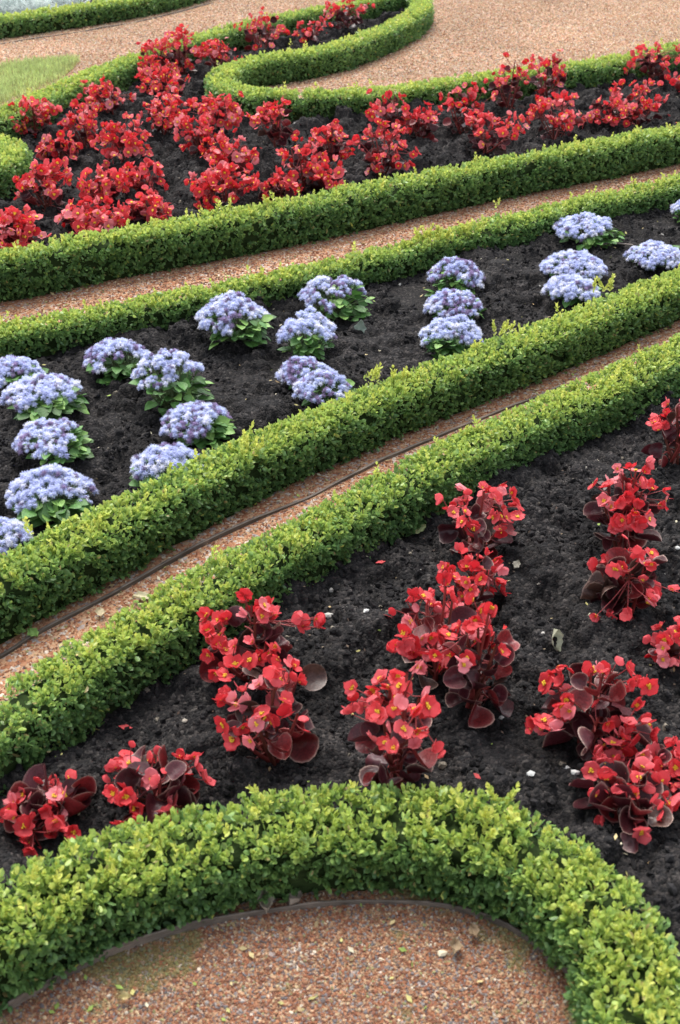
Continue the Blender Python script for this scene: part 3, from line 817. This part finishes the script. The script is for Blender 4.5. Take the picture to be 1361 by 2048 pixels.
FAR = [
 (70, 185, 282, 105, 'begonia at the left end of the back row, under the scroll hedge'),
 (172, 192, 300, 85, 'begonia second from the left in the back row, dark leaf hanging at its foot'),
 (220, 153, 240, 108, 'dense begonia touching the scroll hedge, right of the grass patch'),
 (122, 262, 332, 80, 'small begonia behind the left end group, beside bare soil'),
 (97, 303, 425, 105, 'begonia with dark cupped leaves just right of the rounded hedge tip'),
 (252, 235, 340, 120, 'begonia with wide flat crown in the middle of the left group'),
 (295, 318, 400, 70, 'narrow begonia leaning right in the left group'),
 (213, 328, 425, 100, 'begonia with star shaped bloom above the front row of the left group'),
 (188, 395, 488, 130, 'wide begonia just behind the long hedge, left of the smallest front plant'),
 (298, 390, 462, 90, 'small begonia with a pale green leaf just behind the long hedge'),
 (40, 397, 508, 118, 'begonia at the lower left corner of the far bed'),
 (322, 80, 172, 105, 'begonia at the back of the straight centre column, by the scroll hedge'),
 (368, 53, 152, 75, 'tallest narrow begonia rising above the scroll hedge'),
 (440, 75, 158, 95, 'begonia behind the rounded hairpin end of the scroll hedge'),
 (330, 133, 205, 112, 'begonia second from the back in the centre column'),
 (335, 188, 282, 105, 'begonia at the front of the centre column, facing bare soil'),
 (437, 192, 285, 110, 'begonia directly below the hairpin end of the scroll hedge'),
 (405, 232, 325, 92, 'begonia left of centre with widely open flowers, above the large clump'),
 (458, 275, 360, 108, 'begonia with pink blooms in the upper half of the large central clump'),
 (450, 330, 422, 140, 'large dark leaved begonia behind the long hedge, centre clump'),
 (553, 355, 414, 70, 'small begonia half hidden by the long hedge, right of the large clump'),
 (555, 210, 315, 98, 'solitary begonia in front of the plain curve of the scroll hedge'),
 (528, 33, 110, 105, 'begonia between the two arms of the scroll, left one'),
 (626, 44, 98, 62, 'small begonia between the two arms of the scroll, middle one'),
 (695, 5, 82, 92, 'begonia between the two arms of the scroll, right one with a tall tip'),
 (660, 256, 332, 90, 'begonia with a row of blooms on top, right of centre'),
 (605, 290, 388, 85, 'begonia with a large orange red bloom, front row right of centre'),
 (655, 325, 390, 90, 'low begonia behind the long hedge with yellow eyed blooms'),
 (762, 255, 360, 120, 'spreading begonia beside the open patch of soil, front row'),
 (783, 188, 278, 82, 'pointed begonia with a tall tip against the scroll hedge'),
 (845, 215, 288, 62, 'thin begonia with few flowers, right of the pointed one'),
 (928, 174, 275, 88, 'begonia with dark leaves at its left, start of the right group'),
 (975, 222, 324, 122, 'begonia behind the long hedge with a scarlet bloom low on the left'),
 (1018, 115, 235, 75, 'tall begonia standing above the scroll hedge, left of its twin'),
 (1095, 112, 222, 80, 'tall begonia with one flower ball standing above the scroll hedge'),
 (1112, 187, 290, 122, 'begonia with a mass of dark glossy leaves in the right group'),
 (1208, 195, 265, 92, 'begonia with pink flowers right of the dark glossy leaved one'),
 (1270, 158, 256, 120, 'broad begonia near the long hedge in the upper right'),
 (1300, 85, 182, 95, 'begonia rising before the scroll hedge in the upper right corner'),
 (1375, 130, 200, 90, 'begonia cut by the right edge of the far bed'),
]
for k, (cx, yt, yb, wp, lb) in enumerate(FAR):
    bushy = cx < 520
    nf = int((30 if bushy else 21) * (wp / 105) ** 1.2) + 3
    begonia(lb, cx, yt, yb, wp, 'far', nf, 16 if bushy else 22, False, 600 + k, G2)
print('begonias', time.time() - T0)

# ------------------------------------------------------------------ ageratum
def ag_leaf(buf, o, dr, up, L, r, cg):
    dr = unit(dr); sd_ = unit(np.cross(dr, up)); up = np.cross(sd_, dr)
    nu, nv_ = 7, 5; fold = r.uniform(.1, .5); curl = r.uniform(-.6, .1); V = []; C = []
    for i in range(nu):
        u = i / (nu - 1); wd = 0.40 * (math.sin(math.pi * u ** 0.72) ** 0.85 if 0 < u < 1 else 0.0)
        for j in range(nv_):
            v = (j / (nv_ - 1) - .5) * 2
            h = fold * abs(v) * wd * .5 + curl * u * u * .35 + 0.02 * math.sin(9 * u + 4 * v) * abs(v)
            V.append(o + L * (u * dr + v * wd * sd_ * (1 + .05 * math.sin(20 * u)) + h * up))
            C.append(cg * (1.25 if j == 2 else 1.0) * (0.9 + .2 * u))
    F = [[i * nv_ + j, (i + 1) * nv_ + j, (i + 1) * nv_ + j + 1, i * nv_ + j + 1] for i in range(nu - 1) for j in range(nv_ - 1)]
    buf.add(np.array(V), np.array(F), np.array(C))
def fuzz_head(r, faded=0.0):
    """a flat cluster of fluffy pompoms"""
    b = Buf(); n = r.integers(7, 10); cs = []
    for k in range(n):
        a = 2.4 * k; q = 0.0085 * math.sqrt(k) * 1.0
        c = np.array([q * math.cos(a) + r.normal() * .001, q * math.sin(a) + r.normal() * .001, 0.010 - 24 * q * q + r.normal() * .0012]); cs.append(c)
        rad = r.uniform(.0080, .0110)
        colr = np.array([0.62, 0.66, 0.92]) * r.uniform(.85, 1.1)
        if r.random() < 0.04 + faded: colr = np.array([0.36, 0.28, 0.45]) * r.uniform(.6, 1.2)
        elif r.random() < .2: colr = np.array([0.76, 0.77, 0.93])
        lump(b, c, rad * .78, colr * .92, r, sq=.9)
        m = 90
        d = unit(r.normal(size=(m, 3)) + np.array([0, 0, .5])); s1 = unit(np.cross(d, r.normal(size=(m, 3)))) * .00055
        L = rad * r.uniform(.95, 1.5, (m, 1))
        V = np.stack([c + d * rad * .3 - s1, c + d * rad * .3 + s1, c + d * L + s1 * .7, c + d * L - s1 * .7], 1).reshape(-1, 3)
        F = np.arange(m * 4).reshape(m, 4)
        cc = np.repeat(np.where(r.random((m, 1)) < .5, colr * 1.25, colr), 4, axis=0)
        b.add(V, F, np.minimum(cc, .95))
    for c in cs[:8]:
        tube(b, [np.array([0, 0, -.025]), c * .5 + np.array([0, 0, -.008]), c], .0009, .0008, np.array([.10, .17, .06]), 1, ns=4)
    return b.mesh('ageratum_flower_head', [M_fuzz, M_stem])
_r = np.random.default_rng(8)
HEADS = [fuzz_head(_r) for _ in range(7)] + [fuzz_head(_r, .4) for _ in range(3)]

def ageratum(label, cx, yt, yb, wpx, nh, seed, faded=0.1, leafside=(0.5, -0.7)):
    r = np.random.default_rng(seed)
    g, R, H = place(cx, yt, yb, wpx, 'mid', 0.55)
    z0 = float(soil_z('mid', g[0], g[1])) - .006
    root = link('ageratum_plant', None, label=label, cat='plant', group='lilac ageratums in the middle bed', loc=(g[0], g[1], z0))
    H = max(.09, H - z0 - .008)
    st = Buf(); lf = Buf()
    ls = np.array(leafside) / np.hypot(*leafside)
    heads = []
    nh = int(nh * 1.3); hs = r.uniform(.9, 1.12)
    for k in range(nh * 60):
        if len(heads) >= nh: break
        a = r.uniform(0, 6.283); q = math.sqrt(r.random())
        x, y = math.cos(a) * q, math.sin(a) * q
        if (x * ls[0] + y * ls[1]) > 0.50 + r.uniform(-.15, .2): continue
        z = H * (1 - .45 * q ** 2.2) * r.uniform(.90, 1.03) * (0.88 + .24 * vn(x * 1.6 + seed, y * 1.6, 3))
        p3 = np.array([x * R * .82 - ls[0] * R * .12, y * R * .82 - ls[1] * R * .12, z])
        if all(np.linalg.norm(p3 - h) > .033 * hs for h in heads): heads.append(p3)
    for p3 in heads:
        o = link('flower_head', HEADS[r.integers(7) if r.random() > faded * 2 else 7 + r.integers(3)], root)
        d = unit(np.array([p3[0] / R * .75, p3[1] / R * .75, 1.0]) + r.normal(size=3) * .15)
        o.matrix_local = Matrix.Translation(Vector(p3)) @ rot_to(d, r.uniform(0, 6.28)).to_4x4() @ Matrix.Scale(hs * r.uniform(.8, 1.15), 4)
        b0 = np.array([p3[0] * .15, p3[1] * .15, 0])
        tube(st, [b0, b0 * .5 + p3 * .5 + np.array([p3[0] * .1, p3[1] * .1, 0]), p3 - d * .012], .0028, .0018, np.array([.10, .13, .05]), ns=5)
    for k in range(80):
        f = r.random(); a = r.uniform(0, 6.283)
        if k < 34: a = math.atan2(ls[1], ls[0]) + r.normal() * .75
        out = np.array([math.cos(a), math.sin(a), 0])
        q = R * (r.uniform(.45, .88) if k < 34 else r.uniform(.3, .72)); z = H * r.uniform(.12, .80) * (1 - .25 * q / R)
        el = r.uniform(-.5, .45)
        L = min(.056, R * .38) * r.uniform(.65, 1.15)
        o = out * (q - L * .4) + np.array([0, 0, z])
        cg = np.array([.068, .165, .036]) * r.uniform(.6, 1.35)
        if r.random() < .25: cg = np.array([.17, .31, .07])
        ag_leaf(lf, o, out * math.cos(el) + np.array([0, 0, math.sin(el)]), np.array([0, 0, 1.]) + r.normal(size=3) * .35, L, r, cg)
        tube(st, [np.array([0, 0, z * .5]), o * .6 + np.array([0, 0, z * .2]), o], .002, .0015, np.array([.09, .14, .05]), ns=4)
    link('stems', st.mesh('ageratum_stems', M_stem), root)
    link('foliage', lf.mesh('ageratum_foliage', M_ag), root)
AG = [
 (35, 687, 782, 125, 20, .1, (.6, -.7), 'ageratum cut by the left edge, nearest the far hedge'),
 (98, 752, 862, 172, 24, .08, (.5, -.8), 'spreading ageratum at the left with leaves showing between its heads'),
 (122, 857, 948, 160, 25, .12, (.9, -.2), 'ageratum with dark faded centre, directly above the large leafy one on the left'),
 (110, 920, 1050, 195, 32, .03, (.4, -.8), 'largest ageratum at the lower left, broad green leaves beneath'),
 (12, 1055, 1125, 130, 22, .03, (.3, .8), 'ageratum in the lower left corner of its bed, half cut off'),
 (243, 672, 770, 148, 20, .3, (.4, -.8), 'purplish ageratum with dark centre, second from the left in the back row'),
 (353, 697, 840, 172, 24, .05, (.7, -.6), 'tall leafy ageratum with long hanging leaf, left of centre'),
 (403, 812, 897, 162, 20, .35, (.8, -.4), 'straggly purple grey ageratum below the tall leafy one'),
 (342, 890, 985, 162, 30, .04, (.3, -.8), 'ageratum partly hidden by the hedge, below the straggly purple one'),
 (476, 594, 710, 165, 28, .05, (.6, -.7), 'large ageratum close to the far hedge, fringe of leaves on its lower right'),
 (675, 555, 645, 158, 24, .15, (.8, -.6), 'ageratum at the far hedge with a tuft of leaves to its right'),
 (616, 628, 735, 128, 30, .03, (.0, -.9), 'dense pale ageratum in the middle of the centre column'),
 (612, 717, 790, 115, 16, .4, (.2, .5), 'ragged ageratum with brown faded heads in the centre column'),
 (652, 745, 838, 130, 20, .3, (.3, .6), 'ageratum with violet tinged heads touching the hedge, end of the centre column'),
 (908, 518, 596, 122, 20, .3, (-.2, -.8), 'darker violet ageratum, farthest of the column of three right of centre'),
 (908, 578, 652, 130, 22, .25, (.3, .8), 'middle ageratum of the column of three right of centre'),
 (898, 640, 730, 138, 30, .0, (-.2, -.7), 'bright full ageratum, nearest the hedge in the column of three'),
 (1175, 423, 502, 150, 24, .0, (.8, -.6), 'ageratum with large dark leaves to its right, beside a dry stalk'),
 (1144, 498, 575, 138, 26, .02, (.1, .8), 'ageratum in the middle of the upper right column'),
 (1145, 557, 628, 120, 24, .02, (.6, .7), 'ageratum peeping over the hedge beneath two others at the upper right'),
 (1308, 468, 548, 135, 28, .0, (.1, .8), 'wide ageratum just above the hedge near the right edge'),
 (1372, 385, 445, 66, 16, .0, (-.3, -.7), 'ageratum cut by the right edge, close to the far hedge'),
]
for k, (cx, yt, yb, wp, nh, fd, ls, lb) in enumerate(AG):
    ageratum(lb, cx, yt, yb, wp, nh + 4, 700 + k, fd, ls)
print('ageratum', time.time() - T0)

# ------------------------------------------------------------------ edging bands
def band(label, px, h, th, seed, wob=0.003):
    r = np.random.default_rng(seed)
    p, L = smooth_path([gp(*q) for q in px], 0.015)
    s = np.linspace(0, L, len(p))
    n = normals2(p)[1]; p = p + n * ((fbm(s, s * 0, 6, 2, seed) - .5) * wob * 2)[:, None]
    top = np.maximum(h * .25, h + (fbm(s, s * 0 + 3, 3, 3, seed) - .5) * h * 1.8)
    b = Buf()
    sec = [(-th / 2, -0.02), (-th / 2, 1), (-th * .2, 1.07), (th * .2, 1.07), (th / 2, 1), (th / 2, -0.02)]
    V = np.stack([np.c_[p + n * x, (top * z if z > 0 else np.full(len(p), z))] for x, z in sec], 1).reshape(-1, 3)
    ns = len(sec)
    i, j = np.meshgrid(np.arange(len(p) - 1), np.arange(ns - 1), indexing='ij')
    q = np.stack([i * ns + j, (i + 1) * ns + j, (i + 1) * ns + j + 1, i * ns + j + 1], -1).reshape(-1, 4)
    t_ = fbm(s, s * 0, 12, 3, seed + 1); cc = np.array([0.13, 0.105, 0.085])[None] * (0.4 + 1.1 * t_[:, None]) + np.clip(t_[:, None] - .6, 0, 1) * np.array([.3, .16, .10])
    b.add(V, q, np.repeat(cc, ns, axis=0))
    for e in (0, len(p) - 1):
        b.add(V[e * ns:(e + 1) * ns], np.array([list(range(ns)) if e == 0 else list(range(ns))[::-1]]), cc[e])
    link('edging_band', b.mesh('edging_band', M_metal, smooth=False), label=label, cat='garden edging')
band('weathered brown edging band curving around the round gravel area', [(20, 2022), (60, 1995), (150, 1945), (230, 1908), (330, 1876), (420, 1850), (560, 1822), (700, 1808), (800, 1806), (880, 1815), (950, 1832), (1010, 1855), (1080, 1900), (1145, 1958), (1180, 2030), (1195, 2120)], 0.018, 0.005, 1)
band('dark edging band lying along the narrow red path between two hedges', [(-160, 1405), (-60, 1345), (0, 1315), (75, 1270), (230, 1190), (330, 1130), (480, 1055), (600, 1005), (680, 965), (800, 905), (930, 850), (1060, 800), (1120, 775)], 0.010, 0.010, 2, 0.008)
band('thin dark edging band at the foot of the farthest hedge', [(-300, 145), (0, 88), (140, 68), (300, 41), (420, 8)], 0.012, 0.015, 3)

# ------------------------------------------------------------------ grass patch
def grass():
    r = np.random.default_rng(51)
    poly = np.array([gp(*q) for q in [(-220, 185), (-100, 158), (0, 143), (60, 131), (120, 124), (158, 123), (150, 135), (105, 152), (60, 172), (10, 196), (-60, 222), (-220, 290)]])
    x0, y0 = poly.min(0); x1, y1 = poly.max(0); n = 90000
    X = r.uniform(x0, x1, n); Y = r.uniform(y0, y1, n); m = inside(poly + 0, X + r.normal(size=n) * .10, Y + r.normal(size=n) * .16) & (vn(X * 5, Y * 5, 8) + r.random(n) > .85); X, Y = X[m], Y[m]; n = len(X)
    h = r.uniform(.03, .075, n) * (.6 + .8 * vn(X * 2.5, Y * 2.5, 4)); a = r.uniform(0, 6.28, n); ln = r.uniform(.1, .7, n)
    w_ = .0035; s = np.c_[np.cos(a + 1.57), np.sin(a + 1.57), a * 0] * w_; dd = np.c_[np.cos(a), np.sin(a), a * 0]
    o = np.c_[X, Y, a * 0]
    V = np.stack([o - s, o + s, o + dd * (h * ln * .4)[:, None] + np.c_[a * 0, a * 0, h * .6] + s * .8, o + dd * (h * ln * .4)[:, None] + np.c_[a * 0, a * 0, h * .6] - s * .8, o + dd * (h * ln)[:, None] + np.c_[a * 0, a * 0, h]], 1)
    F = np.array([0, 1, 2, 3]); T = np.array([3, 2, 4])
    base = np.arange(n)[:, None] * 5
    fl = np.concatenate([(F[None] + base).ravel(), (T[None] + base).ravel()]); ct = np.r_[np.full(n, 4), np.full(n, 3)]
    c = np.array([.44, .52, .20])[None] * r.uniform(.7, 1.4, (n, 1)); c[r.random(n) < .12] = (.36, .34, .14)
    link('grass', make_mesh('grass', V.reshape(-1, 3), fl, ct, M_grass, fcol=np.vstack([c, c])), label='light green patch of thin grass in the wide gravel walk', cat='grass', kind='stuff')
grass()

# ------------------------------------------------------------------ silver plants beyond the farthest hedge
def silver(label, cx, cy, R, H, seed):
    r = np.random.default_rng(seed); g = gp(cx, cy, H * .5)
    root = link('silver_plant', None, label=label, cat='plant', group='silver leaved plants behind the farthest hedge', loc=(g[0], g[1], 0.0))
    b = Buf()
    for k in range(240):
        a = r.uniform(0, 6.28); el = r.uniform(.1, 1.4); q = r.uniform(.35, 1)
        d = np.array([math.cos(a) * math.cos(el) * R, math.sin(a) * math.cos(el) * R, math.sin(el) * H])
        o = d * q * .8; dn = unit(d + r.normal(size=3) * .08); sd_ = unit(np.cross(dn, [0, 0, 1.])); L = r.uniform(.09, .15)
        c = np.array([.74, .80, .78]) * r.uniform(.7, 1.1)
        up = np.cross(sd_, dn)
        V = [o, o + dn * L]; F = []
        for f in (.25, .5, .75, .95):
            for sg in (1, -1):
                m = len(V); q0 = o + dn * L * f
                V += [q0 - dn * .008, q0 + dn * L * .12 + sg * sd_ * L * .3 * (1.1 - f * .6) + up * .01, q0 + dn * .012]
                F.append([m, m + 1, m + 2])
        m = len(V); V += [o - sd_ * .006, o + sd_ * .006, o + dn * L]; F.append([m, m + 1, m + 2])
        b.add(np.array(V), np.array(F), c)
    link('foliage', b.mesh('silver_foliage', M_silver), root)
    s = Buf(); tube(s, [(0, 0, 0), (0, 0, H * .6)], .015, .008, np.array([.3, .3, .25])); link('stems', s.mesh('silver_stems', M_stem), root)
for k, (cx, cy, lb) in enumerate([(-55, 12, 'silver leaved plant left of the photo edge behind the farthest hedge'), (15, 8, 'silver leaved plant at the top left corner of the photo'),
                                  (75, 12, 'silver leaved plant second from the corner behind the farthest hedge'), (128, -6, 'silver leaved plant rightmost behind the farthest hedge'), (40, -22, 'silver leaved plant in the second row behind the farthest hedge')]):
    silver(lb, cx, cy + 4, .34, .30, 900 + k)

# ------------------------------------------------------------------ single pebbles, fallen leaves, stalk
def pebble(label, px, py, bed, size, colr, seed):
    r = np.random.default_rng(seed); g = gp(px, py, .02)
    z = float(soil_z(bed, g[0], g[1])) if bed else 0.003
    V, F = ICO; P = V * (1 + r.uniform(-.3, .3, (12, 1))) * size * np.array([1, .8, .6])
    b = Buf(); b.add(P + np.array([0, 0, size * .3]), F, np.array(colr))
    link('pebble', b.mesh('pebble', M_stone, smooth=False), label=label, cat='pebble', group='pale pebbles lying on the beds', loc=(g[0], g[1], z))
W_ = (.50, .50, .47); Y_ = (.36, .32, .26)
for k, a in enumerate([
 ('white pebble just beyond the nearest hedge, left of the lowest right begonia', 1058, 1578, 'near', .010, W_),
 ('white pebble behind two others, left of the lowest right begonia', 1132, 1553, 'near', .010, W_),
 ('large white pebble touching the lowest right begonia', 1147, 1577, 'near', .012, W_),
 ('white pebble in front of the leafy dark begonia of the middle column', 1004, 1437, 'near', .009, W_),
 ('white pebble left of the coral flowered begonia', 733, 1254, 'near', .010, W_),
 ('pale lump of stone right of the lone left pair of begonias', 657, 1240, 'near', .014, (.42, .40, .36)),
 ('small pale pebble left of the farthest begonia of the right column', 1167, 955, 'near', .009, Y_),
 ('small pale pebble at the right edge, right of the withered begonia', 1349, 1131, 'near', .008, W_),
 ('small pale pebble among the gravel right of centre in the round area', 885, 1897, None, .011, (.55, .48, .34)),
 ('tiny white pebble in front of the lone left pair of begonias', 370, 1450, 'near', .008, Y_),
 ('pale pebble above the round arch begonia', 1075, 1190, 'near', .008, Y_),
 ('small tan pebble in the far bed before the scroll hedge', 1015, 168, 'far', .014, Y_),
]): pebble(*a, 800 + k)
def fallen_leaf(label, px, py, bed, L, colr, seed, curl=.5, group='fallen leaves lying about'):
    r = np.random.default_rng(seed); g = gp(px, py, .02)
    z = float(soil_z(bed, g[0], g[1])) if bed else 0.006
    b = Buf(); nu, nv_ = 13, 9; V = []; C = []; ph = r.uniform(0, 6)
    for i in range(nu):
        u = i / (nu - 1); w_ = .32 * math.sin(math.pi * min(.999, u * .96 + .02)) * (1 + .18 * math.sin(u * 19 + ph))
        for j in range(nv_):
            v = (j / (nv_ - 1) - .5) * 2
            V.append((L * (u - .5), L * w_ * v, L * (curl * v * v * .35 + curl * .3 * (u - .5) ** 2 + .05 * math.sin(6 * u + 5 * v + ph)) + .004))
            C.append(np.array(colr) * (.8 + .3 * vn(u * 6, v * 3, seed)))
    F = [[i * nv_ + j, (i + 1) * nv_ + j, (i + 1) * nv_ + j + 1, i * nv_ + j + 1] for i in range(nu - 1) for j in range(nv_ - 1)]
    b.add(np.array(V), np.array(F), np.array(C))
    o = link('fallen_leaf', b.mesh('fallen_leaf', M_litter), label=label, cat='leaf', group=group, loc=(g[0], g[1], z + .004))
    o.rotation_euler = (r.uniform(-.3, .3), r.uniform(-.3, .3), r.uniform(0, 6.28)); return o
lf_ = fallen_leaf('grey green crumpled leaf standing on the soil right of the dense pale ageratum', 718, 668, 'mid', .075, (.30, .36, .30), 1, .9)
lf_.rotation_euler = (.5, -1.1, 1.2)
lf_ = fallen_leaf('pale twisted dead leaf left of the round arch begonia', 1101, 1308, 'near', .060, (.42, .42, .30), 2, .9)
lf_.rotation_euler = (.3, -1.2, 1.9)
fallen_leaf('pale green leaf on soil at the foot of the inner hedge', 838, 1062, 'near', .055, (.40, .45, .22), 3, .4)
fallen_leaf('pale leaf on the narrow red path, largest there', 283, 1190, None, .060, (.48, .44, .28), 4, .2)
fallen_leaf('pale leaf beside the edging band at the left of the narrow path', 200, 1222, None, .045, (.45, .38, .24), 5, .3)
fallen_leaf('light green leaf under the hedge at the left of the narrow path', 66, 1262, None, .045, (.22, .36, .10), 6, .2)
fallen_leaf('upright tan dead leaf near the right end of the curved edging band', 908, 1895, None, .038, (.36, .27, .17), 7, 1.0)
fallen_leaf('flat brown leaf close to the curved edging band, right side', 952, 1862, None, .034, (.33, .24, .15), 8, .8)
fallen_leaf('lobed grey leaf lying behind the curved edging band', 530, 1806, None, .05, (.40, .34, .27), 9, 1.0)
fallen_leaf('second grey leaf behind the curved edging band, darker', 592, 1800, None, .04, (.30, .25, .20), 10, 1.0)
fallen_leaf('yellowish leaf at the lower left of the round gravel area', 250, 1992, None, .024, (.44, .37, .18), 11, .8)
fallen_leaf('pale leaf right of the farthest middle column begonia', 1030, 1150, 'near', .035, (.45, .42, .33), 12, .4)
fallen_leaf('pale green leaf on the far bed beside the smallest front begonia', 278, 425, 'far', .07, (.45, .52, .30), 13, .2)
b = Buf(); g = gp(1195, 495, .03); g2 = gp(1266, 492, .04); m3 = (g + g2) / 2
tube(b, [(g[0], g[1], .045), (m3[0], m3[1], .055), (g2[0], g2[1], .045)], .005, .004, np.array([.34, .28, .24]))
link('dry_stalk', b.mesh('dry_stalk', M_litter), label='dry pinkish stalk lying right of a large leaved ageratum', cat='stalk')

def litter(label, poly, n, seed, zf, sz=.008, pal=None, nm='fallen_leaves', cat='leaf litter'):
    r = np.random.default_rng(seed); poly = np.asarray(poly); x0, y0 = poly.min(0); x1, y1 = poly.max(0)
    X = r.uniform(x0, x1, n); Y = r.uniform(y0, y1, n); m = inside(poly, X, Y); X, Y = X[m], Y[m]; n = len(X)
    pos = np.c_[X, Y, zf(X, Y) + .006]
    a = r.uniform(0, 6.28, n); dr = unit(np.c_[np.cos(a), np.sin(a), r.normal(size=n) * .35]); sd_ = unit(np.cross(dr, unit(np.array([0, 0, 1.]) + r.normal(size=(n, 3)) * .4)))
    L = (sz * r.uniform(.7, 1.6, n))[:, None]
    V = np.stack([pos - dr * L, pos + sd_ * L * .5, pos + dr * L, pos - sd_ * L * .5], 1).reshape(-1, 3)
    if pal is None: pal = np.array([(.46, .42, .16), (.50, .40, .20), (.35, .25, .13), (.22, .30, .07), (.55, .50, .36)])
    link(nm, make_mesh(nm, V, np.arange(4 * n), np.full(n, 4), M_litter, fcol=np.asarray(pal)[r.integers(0, len(pal), n)] * r.uniform(.7, 1.2, (n, 1))), label=label, cat=cat, kind='stuff')
zero = lambda X, Y: X * 0 + .001
litter('tiny yellow leaves scattered over the round gravel area', near_c, 260, 61, zero, .007)
litter('tiny yellow leaves scattered along the narrow path', np.vstack([pC, pB[::-1]]), 2600, 62, zero, .008)
litter('tiny leaves scattered on the path behind the ageratum bed', np.vstack([pE, pD[::-1]]), 1600, 63, zero, .011)
litter('tiny dry leaves scattered on the nearest soil', near_poly, 900, 64, lambda X, Y: soil_z('near', X, Y), .006)
litter('tiny dry leaves scattered on the ageratum bed soil', mid_poly, 800, 65, lambda X, Y: soil_z('mid', X, Y), .007)
RED = [(.62, .03, .03), (.70, .10, .10), (.35, .03, .03)]
litter('red petals dropped on the nearest soil', near_poly, 90, 66, lambda X, Y: soil_z('near', X, Y), .012, RED, 'fallen_petals', 'petals')
litter('red petals dropped on the crowded far bed', up_poly, 260, 67, lambda X, Y: soil_z('far', X, Y), .018, RED, 'fallen_petals', 'petals')
litter('brown straw bits and twigs on the nearest soil', near_poly, 1300, 68, lambda X, Y: soil_z('near', X, Y), .004, [(.14, .10, .07), (.22, .17, .11), (.09, .06, .045)], 'straw_litter', 'litter')
print('total', time.time() - T0)
